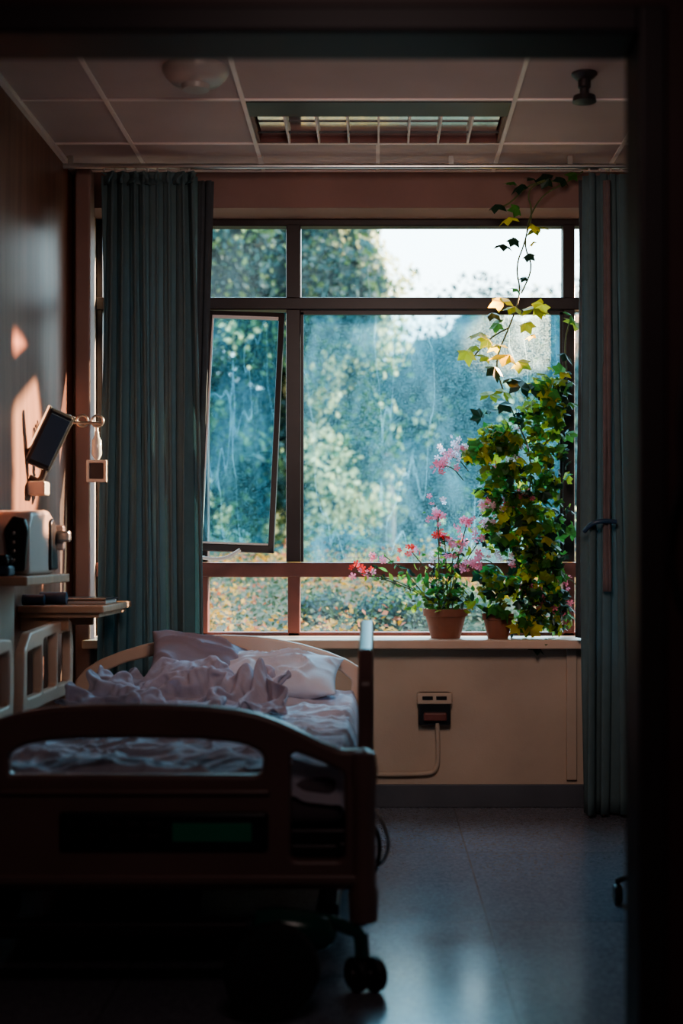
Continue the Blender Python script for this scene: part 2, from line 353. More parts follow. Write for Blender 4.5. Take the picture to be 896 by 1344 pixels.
curtain('drape_lining',-.83,-.705,-.86,-.775,.06,2.70,6.075,4,.018,M['curtaind'],1.0,cl)
curtain('header_tape',-1.155,-.765,-1.155,-.765,2.66,2.712,5.98,8,.032,M['curtain'],0.4,cl)
cr=empty('curtain.001',(1.1,6.0,1.4))
curtain('drape_front',.875,1.30,.865,1.42,.015,2.70,5.97,9,.042,M['curtain'],2.0,cr)
curtain('drape_lining',.86,.96,.85,.90,.75,2.70,6.06,3,.018,M['curtaind'],.3,cr)
curtain('drape_edge',.94,.965,.94,.975,.95,2.66,5.915,1,.010,M['curtaine'],.3,cr)
tube('tieback',[(.86,5.92,1.20),(.89,5.89,1.235),(.94,5.89,1.245),(.99,5.9,1.24)],.010,M['blue'],cr)
ra=empty('curtain_rail',(0,6.0,2.74))
tube('rail_tube',[(-1.32,5.985,2.738),(1.89,5.985,2.738)],.012,M['metal'],ra,0)
boxes('rail_brackets',[(x,x+.02,5.975,5.995,2.74,2.78) for x in (-1.3,-.5,.3,.8,1.5)],M['metal'],ra)
ring_pts=[-1.15+.045*i for i in range(9)]+[.89+.045*i for i in range(9)]
boxes('gliders',[(x-.004,x+.004,5.98,5.99,2.714,2.728) for x in ring_pts],M['white'],ra)

# ------------------------------------------------------------------ ceiling fittings
fx=empty('ceiling_light_louver',(0,5.5,ZC))
boxes('tray',[(LX0,LX1,LY0,LY1,ZC+.115,ZC+.125),(LX0,LX0+.012,LY0,LY1,ZC-.004,ZC+.12),(LX1-.012,LX1,LY0,LY1,ZC-.004,ZC+.12),(LX0,LX1,LY0,LY0+.012,ZC-.004,ZC+.12),(LX0,LX1,LY1-.012,LY1,ZC-.004,ZC+.12)],M['framer'],fx)
box('front_frame',LX0,LX1,LY0,LY0+.17,ZC-.008,ZC+.01,M['frame'],fx)
box('reflector',LX0+.02,LX1-.02,LY0+.17,LY1-.015,ZC+.022,ZC+.026,M['mirror'],fx)
boxes('louver_blades',[(x-.004,x+.004,LY0+.17,LY1-.012,ZC-.012,ZC+.02) for x in np.linspace(LX0+.13,LX1-.13,7)],M['grid'],fx)
boxes('cross_rods',[(LX0+.01,LX1-.01,5.637,5.643,ZC-.004,ZC+.004)],M['metald'],fx)
lathe('smoke_detector',[(.115,0),(.115,-.012),(.105,-.03),(.085,-.05),(.05,-.058),(.045,-.075),(.0001,-.078)],(-.625,4.90,ZC),M['white'])
sp=empty('fire_sprinkler',(.72,4.95,ZC))
lathe('escutcheon',[(.045,0),(.045,-.006),(.03,-.02),(.022,-.024),(.0001,-.024)],(.72,4.95,ZC),M['metald'],sp)
lathe('body',[(.022,-.02),(.022,-.05),(.016,-.055),(.016,-.075),(.038,-.08),(.042,-.10),(.0001,-.105)],(.72,4.95,ZC),M['metald'],sp)

# ------------------------------------------------------------------ BED
bed=empty('hospital_bed',(-.61,4.6,0))
BL,BR=-1.21,-.01; BC=(BL+BR)/2
def mir(pts): return [(2*BC-x,z) for x,z in pts][::-1]
R=[(-.015,.26),(-.015,.60),(-.03,.615),(-.09,.612),(-.14,.632),(-.20,.663),(-.25,.686),(-.30,.704),(-.36,.716),(-.42,.723),(-.51,.727),(BC,.728)]
outer=[(-.61,.26)]+R+[p for p in mir(R)[1:]]
h1=[(-.292,.55),(-.288,.595),(-.30,.610),(-.33,.625),(-.38,.634),(-.45,.640),(BC,.643)]+[p for p in mir([(-.292,.55),(-.288,.595),(-.30,.610),(-.33,.625),(-.38,.634),(-.45,.640)])]
h2=[(-.083,.335),(-.083,.555),(-.12,.573),(-.17,.595),(-.205,.606),(-.218,.60),(-.218,.335)]
plate('footboard',outer,[h1,h2,mir(h2)],'XZ',3.61,.05,M['cream_shaded'],bed,.012)
box('control_panel_housing',-.80,-.275,3.572,3.59,.362,.458,M['black'],bed,.008)
box('control_panel_screen',-.515,-.315,3.568,3.574,.385,.432,M['screen'],bed,.002)
boxes('control_panel_keys',[(-.78+.05*i,-.745+.05*i,3.567,3.574,.385+.03*j,.405+.03*j) for i in range(5) for j in range(2)],M['metald'],bed,.003)
boxes('foot_ribs',[(-.95,-.27,3.575,3.59,.50,.515),(-1.19,-.04,3.575,3.59,.275,.30)],M['cream_shaded'],bed,.006)
for s,x in (('right',-.035),('left',-1.185)):
    lathe('corner_bumper_'+s,[(.02,.17),(.036,.18),(.038,.25),(.032,.27),(.03,.50),(.036,.56),(.030,.605),(.0001,.62)],(x,3.60,0),M['cream_shaded'],bed)
Rh=[(-.02,.30),(-.02,.60),(-.06,.650),(-.12,.688),(-.20,.720),(-.30,.750),(-.40,.770),(-.50,.782),(BC,.786)]
outer=[(-.61,.30)]+Rh+mir(Rh)[1:]
hh=[(-.11,.50),(-.10,.605),(-.15,.645),(-.22,.675),(-.34,.705),(-.37,.50)]
plate('headboard',outer,[hh,mir(hh)],'XZ',5.655,.035,M['cream'],bed,.009)
def rail(name,y0,y1,z0,z1,x,m,th=.035,slots=4,drop=.0):
    o=[(y0+.02,z0),(y0-.0,z0+.12),(y0+.03,z1-.08-drop),(y0+.12,z1-.02-drop*.6),(y1-.15,z1),(y1-.03,z1-.01),(y1,z1-.10),(y1-.02,z0)]
    H=[]
    a,b=y0+.06,y1-.05; wd=(b-a)/slots
    for i in range(slots):
        p,q=a+i*wd+.012,a+(i+1)*wd-.012
        zt=z1-.045-drop*(1-i/slots)-(.03 if i==0 else 0)
        H.append([(p,z0+.20),(p,zt-.01),(q,zt),(q,z0+.20)])
    H.append([(a+.05,z0+.05),(a+.05,z0+.15),(b-.05,z0+.15),(b-.05,z0+.05)])
    return plate(name,o,H,'YZ',x,th,m,bed,.008)
rail('side_rail_left_head',4.72,5.52,.42,.86,-1.195,M['cream'],slots=3)
rail('side_rail_left_foot',3.80,4.62,.42,.84,-1.195,M['cream'],slots=3)
rail('side_rail_right',3.74,4.62,.36,.90,-.032,M['cream_shaded'],.04,4,.05)
boxes('rail_hinge_blocks',[(-.075,-.02,y,y+.06,.30,.46) for y in (3.9,4.4)]+[(-1.20,-1.15,y,y+.06,.30,.46) for y in (3.95,4.4,4.9,5.3)],M['metald'],bed,.006)
boxes('deck_frame',[(-1.15,-.07,3.66,5.62,.36,.40),(-1.17,-1.12,3.64,5.64,.30,.37),(-.10,-.05,3.64,5.64,.30,.37),(-1.12,-.1,3.66,3.71,.30,.36),(-1.12,-.1,5.58,5.63,.30,.36)],M['metald'],bed,.006)
boxes('base_frame',[(-1.12,-1.06,3.62,5.50,.14,.19),(-.16,-.10,3.72,5.50,.14,.19),(-1.16,-.32,3.56,3.62,.145,.185),(-1.12,-.1,5.42,5.48,.14,.19),(-1.12,-.1,4.5,4.56,.14,.19)],M['metald'],bed,.008)
boxes('lift_columns',[(-.50,-.46,3.72,3.76,.17,.36),(-.98,-.93,3.66,3.72,.17,.36),(-.74,-.66,4.0,4.1,.16,.36),(-.74,-.60,5.0,5.1,.16,.36),(-.80,-.42,3.95,4.6,.20,.28)],M['metald'],bed,.01)
boxes('motor_boxes',[(-.86,-.64,3.75,4.1,.22,.33),(-1.09,-.95,3.70,3.9,.20,.30),(-.26,-.18,3.70,3.74,.27,.285)],M['black'],bed,.02)
mat_o=box('mattress',-1.13,-.085,3.67,5.60,.40,.54,M['mattress'],bed,.04); mat_o.modifiers['bevel'].segments=5
def caster(tag,x,y,r=.045,side=0):
    for dx in (-.022,.022):
        lathe('caster_wheel_%s_%s'%(tag,'a' if dx<0 else 'b'),[(r*.5,-.012),(r*.93,-.012),(r,-.006),(r,.006),(r*.93,.012),(r*.5,.012)],(x+dx,y,r),M['rubber'],bed,28,'X',(0,0,math.radians(35)))
    lathe('caster_hub_'+tag,[(r*.35,-.036),(r*.35,.036)],(x,y,r),M['metald'],bed,20,'X')
    tube('caster_fork_'+tag,[(x,y,r),(x,y+.0,r*2+.004),(x-.005,y-.005,.15)],.011,M['metald'],bed,1)
caster('foot_right',-.03,3.60,.045); caster('foot_left',-1.17,3.60,.045); caster('head_right',-.12,5.45,.06); caster('head_left',-1.1,5.45,.06)
lathe('pedal_housing',[(.0001,-.11),(.035,-.10),(.05,-.05),(.052,.03),(.04,.08),(.02,.10),(.0001,.105)],(-.205,3.53,.175),M['green'],bed,24,'X',(0,math.radians(8),0))
tube('steering_arm',[(-.20,3.55,.20),(-.13,3.55,.20),(-.07,3.57,.165),(-.045,3.59,.155),(-.04,3.59,.09)],.016,M['green'],bed)
lathe('steering_wheel_tire',[(.05,-.03),(.09,-.03),(.108,-.026),(.115,-.012),(.115,.012),(.108,.026),(.09,.03),(.05,.03)],(-.25,3.38,.115),M['rubber'],bed,40,'Y',(0,0,math.radians(14)))
lathe('steering_wheel_hub',[(.02,-.035),(.055,-.03),(.055,.03),(.02,.035)],(-.25,3.38,.115),M['metald'],bed,24,'Y',(0,0,math.radians(14)))
tube('steering_wheel_fork',[(-.25,3.43,.115),(-.25,3.46,.20),(-.23,3.54,.19)],.014,M['metald'],bed,1)
tube('pendant_cable',[(-.02,3.95,.42),(.02,3.93,.36),(.035,3.92,.30),(.01,3.92,.245),(-.04,3.95,.25)],.005,M['metal'],bed)
tube('pendant_cable_lower',[(-.02,4.0,.36),(.01,3.98,.31),(.0,3.98,.22),(-.03,4.0,.20)],.006,M['rubber'],bed)

def ridge(x,y,s,seed):
    wx=x+0.12*noise.noise(Vector((x*2.2,y*2.2,seed))); wy=y+0.12*noise.noise(Vector((x*2.2,y*2.2,seed+9)))
    return (1-abs(noise.noise(Vector((wx*s,wy*s*1.6,seed+3)))*2.0))
def smooth(a,b,t):
    t=max(0,min(1,(t-a)/(b-a))); return t*t*(3-2*t)
def sheet_fn(u,v):
    x=-1.155+(1.105)*u; y=3.655+1.95*v
    ex=min(u,1-u); ey=v
    z=.545
    d=noise.noise(Vector((x*1.6,y*1.1,1)))
    z+=.011*math.sin(26*(y*.75+x*.45)+5*d)*smooth(0,.25,1-abs(v-.3)) 
    z+=.022*max(0,ridge(x,y,4.2,2))**4*.8
    z+=.014*max(0,ridge(x,y,9,31))**4*.8
    z+=.006*noise.noise(Vector((x*14,y*20,5)))
    drop=smooth(0.045,0.0,ex)
    z-=.10*drop
    z-=.09*smooth(.022,0,ey)
    return (x,y,max(z,.41))
sheet=grid_mesh('bed_sheet',sheet_fn,150,240,M['sheet'],bed)

# blanket: cloth drop, pre-crumpled so that it lands in folds
def bfn(u,v):
    x=-1.12+.86*u; y=4.58+.92*v
    wx=noise.noise(Vector((x*2.4,y*2.4,1.5))); wy=noise.noise(Vector((x*2.4,y*2.4,7.5)))
    z=.70+.050*math.sin(30*(x*.45+y*.85)+6*wx)+.030*math.sin(36*(x*.9-y*.35)+7*wy)+.04*noise.noise(Vector((x*5,y*5,3)))
    z+=.10*math.exp(-(((x+.70)/.22)**2+((y-5.22)/.18)**2))
    return (x+.012*wx,y+.012*wy,z)
bl=grid_mesh('blanket',bfn,62,66,M['blanket'])
try:
    col=box('tmp_collider',-1.25,.1,3.6,5.6,.35,.562,M['mattress'])
    def mfn(u,v):
        x=-1.05+.80*u; y=4.85+.7*v
        return (x,y,.52+.17*math.exp(-(((x+.70)/.19)**2+((y-5.30)/.16)**2))+.07*math.exp(-(((x+.95)/.14)**2+((y-5.05)/.18)**2)))
    col2=grid_mesh('tmp_collider2',mfn,24,24,M['mattress'])
    hb=box('tmp_collider3',-1.3,.1,5.56,5.7,.3,1.1,M['mattress']); hl_=box('tmp_collider4',-1.3,-1.165,3.6,5.7,.3,1.1,M['mattress'])
    for c in (col,col2,hb,hl_):
        m_=c.modifiers.new('Collision','COLLISION'); c.collision.thickness_outer=.010; c.collision.cloth_friction=40
    cm=bl.modifiers.new('Cloth','CLOTH'); st_=cm.settings; st_.quality=5; st_.mass=.25
    st_.tension_stiffness=12; st_.compression_stiffness=12; st_.shear_stiffness=4; st_.bending_stiffness=.5; st_.air_damping=2
    cs=cm.collision_settings; cs.distance_min=.008; cs.use_self_collision=True; cs.self_distance_min=.008; cs.collision_quality=2
    cm.point_cache.frame_end=60
    for f in range(1,35): scene.frame_set(f)
    dg=bpy.context.evaluated_depsgraph_get(); nm=bpy.data.meshes.new_from_object(bl.evaluated_get(dg))
    bl.modifiers.clear(); bl.data=nm; nm.name='blanket'
    for p in nm.polygons: p.use_smooth=True
    for c in (col,col2,hb,hl_): bpy.data.objects.remove(c)
    scene.frame_set(1)
except Exception as ex:
    print('cloth failed',ex)
s_=bl.modifiers.new('solid','SOLIDIFY'); s_.thickness=.006
ss=bl.modifiers.new('sub','SUBSURF'); ss.levels=2; ss.render_levels=2

def pillow(name,c,sx,sy,sz,rot,m,seed):
    V=[];F=[];n=48
    def P(u,v,s):
        a,b=2*u-1,2*v-1
        k=((1-abs(a)**2.6)*(1-abs(b)**2.6)); k=max(0,k)**.55
        px=a*sx*(1-.07*(1-b*b)*abs(a)); py=b*sy*(1-.09*(1-a*a)*abs(b))
        z=s*sz*k
        z+=.020*k*noise.noise(Vector((px*9+seed,py*9,s)))+ .026*k*max(0,ridge(px,py,7,seed))**3*s
        return Vector((px,py,z))
    for s in (1,-1):
        k0=len(V)
        for j in range(n+1):
            for i in range(n+1): V.append(P(i/n,j/n,s))
        for j in range(n):
            for i in range(n):
                k=k0+j*(n+1)+i; f=(k,k+1,k+n+2,k+n+1); F.append(f if s>0 else f[::-1])
    mw=Matrix.Translation(c)@Euler(rot).to_matrix().to_4x4()
    me=bpy.data.meshes.new(name); me.from_pydata([tuple(mw@v) for v in V],[],F)
    o=add(name,me,m,None,True); wd=o.modifiers.new('w','WELD'); wd.merge_threshold=.0005; return o
pillow('pillow',(-.39,5.45,.640),.25,.16,.060,(math.radians(20),0,math.radians(-4)),M['pillow'],3)
pillow('pillow.001',(-.68,5.50,.695),.20,.135,.060,(math.radians(32),math.radians(12),math.radians(14)),M['pillowd'],8)

# ------------------------------------------------------------------ left wall equipment
sf=empty('wall_shelf',(-1.2,4.9,1.03))
box('board',-1.33,-1.12,4.55,5.18,1.005,1.035,M['wood'],sf,.004)
boxes('supports',[(-1.33,-1.30,4.6,5.1,.72,1.005)],M['wall'],sf,.004)
tb=empty('bedside_shelf',(-1.15,5.5,.9))
box('top',-1.33,-1.01,5.25,5.85,.888,.915,M['wood'],tb,.006)
boxes('brackets',[(-1.33,-1.15,5.3,5.32,.82,.888),(-1.33,-1.15,5.75,5.77,.82,.888),(-1.33,-1.03,5.27,5.83,.87,.888)],M['wood'],tb,.004)
nb=empty('notebook',(-1.1,5.5,.92))
box('pages',-1.22,-1.03,5.40,5.62,.916,.932,M['white'],nb,.003)
box('cover',-1.225,-1.025,5.395,5.625,.932,.938,M['black'],nb,.002)
tube('spiral_binding',[(-1.22+.012*i,5.392,.936) for i in range(17)],.004,M['metal'],nb,0)
ro=empty('rolled_bandage',(-1.25,5.34,.94))
lathe('roll',[(.010,-.05),(.024,-.05),(.024,.05),(.010,.05)],(-1.22,5.36,.94),M['blue'],ro,24,'X'); lathe('roll_2',[(.006,-.04),(.02,-.04),(.02,.04),(.006,.04)],(-1.28,5.30,.936),M['blue'],ro,24,'X')
mc=empty('medical_pump',(-1.22,4.95,1.15))
plate('shell',[(4.72,1.036),(4.72,1.20),(4.76,1.250),(5.02,1.262),(5.08,1.235),(5.10,1.036)],[],'YZ',-1.240,.17,M['white'],mc,.015,.05)
plate('front_face',[(5.0,1.05),(5.0,1.22),(5.04,1.235),(5.09,1.20),(5.11,1.05)],[],'YZ',-1.175,.06,M['black'],mc,.008,.02)
plate('front_panel',[(-1.215,1.05),(-1.235,1.19),(-1.205,1.235),(-1.165,1.225),(-1.155,1.19),(-1.165,1.05)],[],'XZ',4.712,.03,M['black'],mc,.006,.02)
boxes('front_buttons',[(-1.205,-1.195,4.694,4.70,1.08+.03*i,1.092+.03*i) for i in range(4)],M['metal'],mc,.003)
box('side_clamp',-1.16,-1.125,5.10,5.14,1.12,1.21,M['white'],mc,.008)
box('side_handle',-1.15,-1.10,5.08,5.12,1.15,1.19,M['metal'],mc,.008)
ph=empty('telephone',(-1.2,4.62,1.06))
box('base',-1.27,-1.19,4.60,4.68,1.036,1.07,M['blue'],ph,.008)
boxes('handset',[(-1.265,-1.195,4.605,4.622,1.07,1.095),(-1.265,-1.195,4.658,4.675,1.07,1.095),(-1.26,-1.20,4.605,4.675,1.09,1.106)],M['black'],ph,.006)
mo=empty('wall_monitor',(-1.28,5.45,1.5))
TMX=Matrix.Translation((-1.250,5.42,1.545))@Euler((math.radians(-22),math.radians(14),math.radians(-62))).to_matrix().to_4x4()
me_=box('tablet',-.020,.016,-.050,.050,-.115,.115,M['black'],mo,.01); me_.data.transform(TMX)
me_=boxes('tablet_screen',[(.016,.018,-.040,.040,-.095,.095)],M['blue'],mo,.001); me_.data.transform(TMX)
me_=boxes('tablet_rim',[(-.018,.010,-.054,-.046,-.118,.118),(-.018,.010,.046,.054,-.118,.118),(-.018,.01,-.05,.05,-.118,-.108)],M['metal'],mo,.003); me_.data.transform(TMX)
tube('arm',[(-1.33,5.45,1.40),(-1.29,5.44,1.38),(-1.27,5.44,1.43),(-1.26,5.43,1.50)],.012,M['metald'],mo)
box('mount_box',-1.33,-1.26,5.40,5.48,1.33,1.385,M['white'],mo,.008)
iv=empty('iv_hook_with_bottle',(-1.12,5.62,1.5))
tube('bracket',[(-1.33,5.62,1.625),(-1.24,5.62,1.625),(-1.13,5.62,1.625),(-1.085,5.62,1.62)],.007,M['metal'],iv,1)
for i,x in enumerate((-1.225,-1.165,-1.105)):
    ring('clamp_ring_%d'%(i+1),(x,5.62,1.632),.022,.005,'Y',M['metal'],iv)
tube('drop_rod',[(-1.108,5.62,1.61),(-1.108,5.62,1.56)],.006,M['metal'],iv,0)
lathe('bottle',[(.008,.07),(.010,.05),(.019,.035),(.020,-.02),(.013,-.035),(.005,-.045)],(-1.108,5.62,1.52),M['bottle'],iv,20)
plate('frame_holder',[(-1.148,1.39),(-1.148,1.478),(-1.068,1.478),(-1.068,1.39)],[[(-1.136,1.403),(-1.136,1.466),(-1.08,1.466),(-1.08,1.403)]],'XZ',5.62,.02,M['white'],iv,.003,.006)
box('frame_window',-1.136,-1.08,5.617,5.623,1.403,1.466,M['metald'],iv)

# ------------------------------------------------------------------ right side
st=empty('iv_stand',(.93,4.5,0))
tube('pole',[(.93,4.5,.10),(.93,4.5,1.9)],.012,M['metal'],st,0)
for i in range(5):
    a=math.radians(180+i*72); x,y=.93+.17*math.cos(a),4.5+.17*math.sin(a)
    tube('leg_%d'%(i+1),[(.93,4.5,.11),((.93+x)/2,(4.5+y)/2,.10),(x,y,.075)],.010,M['metald'],st,1)
    lathe('wheel_%d'%(i+1),[(.008,-.012),(.028,-.012),(.032,-.006),(.032,.006),(.028,.012),(.008,.012)],(x,y,.032),M['rubber'],st,24,'X')
    tube('fork_%d'%(i+1),[(x,y,.032),(x,y,.08)],.007,M['metald'],st,0)
tube('top_hooks',[(.88,4.5,1.93),(.89,4.5,1.88),(.97,4.5,1.88),(.98,4.5,1.93)],.006,M['metal'],st)
cb=empty('wall_cable',(.56,2.55,1.1))
tube('cord',[(.57,2.545,1.55),(.535,2.54,1.35),(.55,2.54,1.25),(.515,2.54,1.15),(.53,2.54,1.05),(.56,2.54,1.0)],.006,M['metald'],cb)
box('cord_holder',.55,.59,2.535,2.56,1.54,1.62,M['hinge'],cb,.006)

# ------------------------------------------------------------------ potted plants on the sill
def pot(name,x,y,rt,h):
    z=OZ0+.005; e=empty(name,(x,y,z))
    lathe('pot',[(rt*.66,0),(rt*.9,h*.74),(rt,h*.75),(rt*1.02,h),(rt*.92,h),(rt*.88,h*.85),(rt*.0001,h*.84)],(x,y,z),M['terra'],e)
    lathe('soil',[(rt*.87,h*.80),(rt*.87,h*.88),(.0001,h*.9)],(x,y,z),M['soil'],e)
    return e,z+h*.88
GY=6.25
def sp_(u,v,dy=0):     # sill elevation drawing -> metres, at the plant's own distance from the wall
    s=1867/(GY+dy); return Vector(((u-495)/s, GY+dy, 1.11-(v-726)/s))
p1,zs1=pot('potted_geranium',.300,6.25,.098,.128)
p2,zs2=pot('potted_climbing_vine',.527,6.22,.068,.108)
base1=Vector((.30,6.25,zs1))
PM=[M['pet_p'],M['pet_w'],M['pet_r']]
def bloom(parent,heads,tag,src):
    stems=[];fp=[];fs=[];fm=[]
    for (u,v),c,n in heads:
        d=random.uniform(-.12,.0); t=sp_(u,v,d)
        b=src(t)
        mid=b.lerp(t,.5)+Vector((0,0,.03)); stems.append([b,mid,t])
        for i in range(int(n*2.2)):
            fp.append(t+Vector((rng.normal(0,.026),rng.normal(0,.02),rng.normal(0,.018)))); fs.append(random.uniform(.009,.018)); fm.append({'p':0,'w':1,'r':2}[c] if random.random()>.2 else 0)
    tube('flower_stems'+tag,stems,.0022,M['stem'],parent)
    scatter('blossoms'+tag,FV,FF,fp,fs,PM,fm,parent,[(0,-1,.3)]*len(fp),.8)
    return stems
gst=bloom(p1,[((575,675),'p',6),((583,703),'r',7),((613,685),'p',6),((540,724),'r',5),((478,749),'r',5),((466,750),'r',3),((503,728),'p',3),((605,712),'p',6),((595,725),'p',4),((570,735),'w',3),((632,705),'p',3),((571,662),'w',3)],'',lambda t:base1+Vector((random.uniform(-.04,.04),random.uniform(-.03,.03),0)))
bloom(p2,[((585,600),'w',10),((600,586),'w',7),((578,612),'p',6),((640,665),'w',9),((655,658),'p',7),((640,690),'w',6),((668,598),'w',5),((628,735),'p',7),((690,650),'p',5),((690,775),'p',6),((735,760),'p',6),((740,800),'p',5),((712,790),'p',5),((610,745),'p',4),((675,580),'w',4),((660,735),'w',4),((655,615),'p',5),((700,720),'p',3)],'',lambda t:t+Vector((.10,.02,-.06)))
lp=[];ls=[];lm=[]
for b,mid,t in gst:
    for i in range(16):
        k=random.uniform(.1,.95); q=(b.lerp(mid,k*2) if k<.5 else mid.lerp(t,k*2-1))+Vector(rng.normal(0,.018,3)); 
        lp.append(q); ls.append(random.uniform(.012,.026)); lm.append(random.choice([0,0,1,2]))
for i in range(150):
    q=base1+Vector((random.gauss(0,.075),random.gauss(0,.035),abs(random.gauss(.06,.06)))); lp.append(q); ls.append(random.uniform(.014,.03)); lm.append(random.choice([0,1,0,2]))
for q in lp: q.y=min(q.y,6.38)
scatter('leaves',OL,OF,lp,ls,[M['lf_g'],M['lf_d'],M['lf_o']],lm,p1,None)

blobs=[((706,590),.16,.24,.8),((708,690),.15,.21,.9),((704,760),.13,.17,.7),((722,520),.09,.13,.4),((652,578),.11,.07,.45),((625,596),.07,.05,.2),((664,638),.14,.12,.55),((655,690),.09,.13,.35),((650,765),.08,.08,.3),((730,800),.06,.12,.3),((650,798),.05,.04,.12),((690,815),.08,.07,.25)]
lp=[];ls=[];lm=[]
for (u,v),rx,rz,wt in blobs:
    c=sp_(u,v)
    for i in range(int(240*wt)):
        d=Vector(rng.normal(0,1,3)).normalized()*random.random()**.40
        q=c+Vector((d.x*rx,d.y*.13-.03,d.z*rz)); q.y=min(q.y,6.38)
        if q.z<OZ0+.03: continue
        lp.append(q); ls.append(random.uniform(.020,.050))
        t=random.random(); up=min(1,max(0,(q.z-1.0)/.6))
        if q.x>.79 : lm.append(1 if t<.62 else (0 if t<.92 else 3))  # leaf colours carry the light: dark silhouettes at right, sunlit yellow towards the top
        else: lm.append(0 if t<.42 else (1 if t<.68-.20*up else (3 if t<.92-.06*up else 2)))
scatter('bush_leaves',VL,VF,lp,ls,[M['lf_g'],M['lf_d'],M['lf_y'],M['lf_o']],lm,p2,[(.25,-.5,.7)]*len(lp),.75)
D=-.16
path=[sp_(650,812),sp_(668,760),sp_(690,680),sp_(700,600),sp_(672,540),sp_(655,500),sp_(650,470),sp_(668,430),sp_(684,385),sp_(676,350,-.06),sp_(690,315,-.10),sp_(694,285,D),sp_(712,255,D),sp_(742,240,D),sp_(765,225,D)]
path2=[sp_(684,385,-.03),sp_(700,350,-.06),sp_(686,320,-.1),sp_(700,280,D),sp_(690,250,D),sp_(715,236,D),sp_(742,240,D)]
path3=[sp_(700,600),sp_(735,560),sp_(745,500),sp_(740,450),sp_(748,420,-.05)]
path4=[sp_(668,430),sp_(648,440),sp_(632,455),sp_(620,470)]
path5=[sp_(715,236,D),sp_(690,245,D),sp_(668,268,D),sp_(655,272,D)]
tube('climbing_stem',[path,path2,path3,path4,path5],.0034,M['stem'],p2)
vl=[(685,243,1,.05),(700,236,1,.045),(720,235,1,.05),(740,236,1,.045),(755,230,0,.04),(674,240,0,.04),(650,270,1,.05),(668,287,2,.055),(680,275,0,.04),(708,300,3,.06),(698,296,2,.04),(660,322,1,.05),(672,314,1,.04),(692,335,1,.035),(700,318,2,.03),(660,398,2,.065),(675,404,3,.055),(700,408,3,.075),(712,400,2,.05),(645,412,1,.045),(760,428,3,.075),(748,415,0,.05),(770,436,0,.05),(630,438,3,.06),(640,446,2,.045),(612,462,2,.055),(625,455,3,.04),(668,468,2,.075),(655,455,3,.055),(680,476,3,.055),(648,483,1,.055),(642,520,3,.06),(682,510,1,.07),(660,516,3,.055),(696,512,1,.05),(655,532,1,.06),(640,540,1,.05),(630,548,1,.045),(670,498,1,.055),(735,490,2,.05),(745,505,0,.05),(700,848,1,.05),(716,840,0,.05),(688,818,2,.055),(680,825,2,.045),(740,465,1,.05),(700,440,2,.035),(640,470,3,.045),(652,690,2,.05),(665,700,2,.06),(635,600,2,.05),(640,612,3,.05),(690,425,3,.045),(655,425,0,.045),(678,380,0,.035),(690,365,1,.03)]
lp=[sp_(u,v,D if v<300 else random.uniform(-.14,-.04)) for u,v,_,_ in vl]
scatter('vine_leaves',VL,VF,lp,[s*1.08 for *_,s in vl],[M['lf_g'],M['lf_d'],M['lf_y'],M['lf_o']],[c for _,_,c,_ in vl],p2,[(.1,-.60,.8)]*len(vl),.35)

# ------------------------------------------------------------------ garden outside
box('ground_lawn',-60,60,6.55,120,-.3,.25,M['grass'])
def bedz(x,y): return .42+.10*(y-6.6)+.05*noise.noise(Vector((x*1.3,y*1.3,0)))
gd=empty('flower_bed',(0,9,.25))
grid_mesh('soil_slope',lambda u,v:(-7+14*u,6.65+6.3*v,bedz(-7+14*u,6.65+6.3*v)),60,40,M['soilo'],gd)
box('bed_edging',-7,7,6.62,6.68,.25,.42,M['bark'],gd)
lp=[];ls=[];lm=[]
for i in range(30000):
    x,y=random.uniform(-3.0,3.2),random.uniform(6.9,12.9)
    n=noise.noise(Vector((x*1.1,y*.8,4))); n3=noise.noise(Vector((x*2.2,y*2.5,14)))
    h=random.random()**1.5*(.14+.22*max(0,n3))
    lp.append((x,y,bedz(x,y)+h)); ls.append(random.uniform(.012,.028))
    t=random.random()
    lm.append(1 if t<.50-n*1.6 else (0 if t<.86 else 2))
scatter('groundcover_flowers',DL,DF,lp,ls,[M['b_yel'],M['b_grn'],M['b_org']],lm,gd,[(0,-.4,1)]*len(lp),.6)
K=1.55
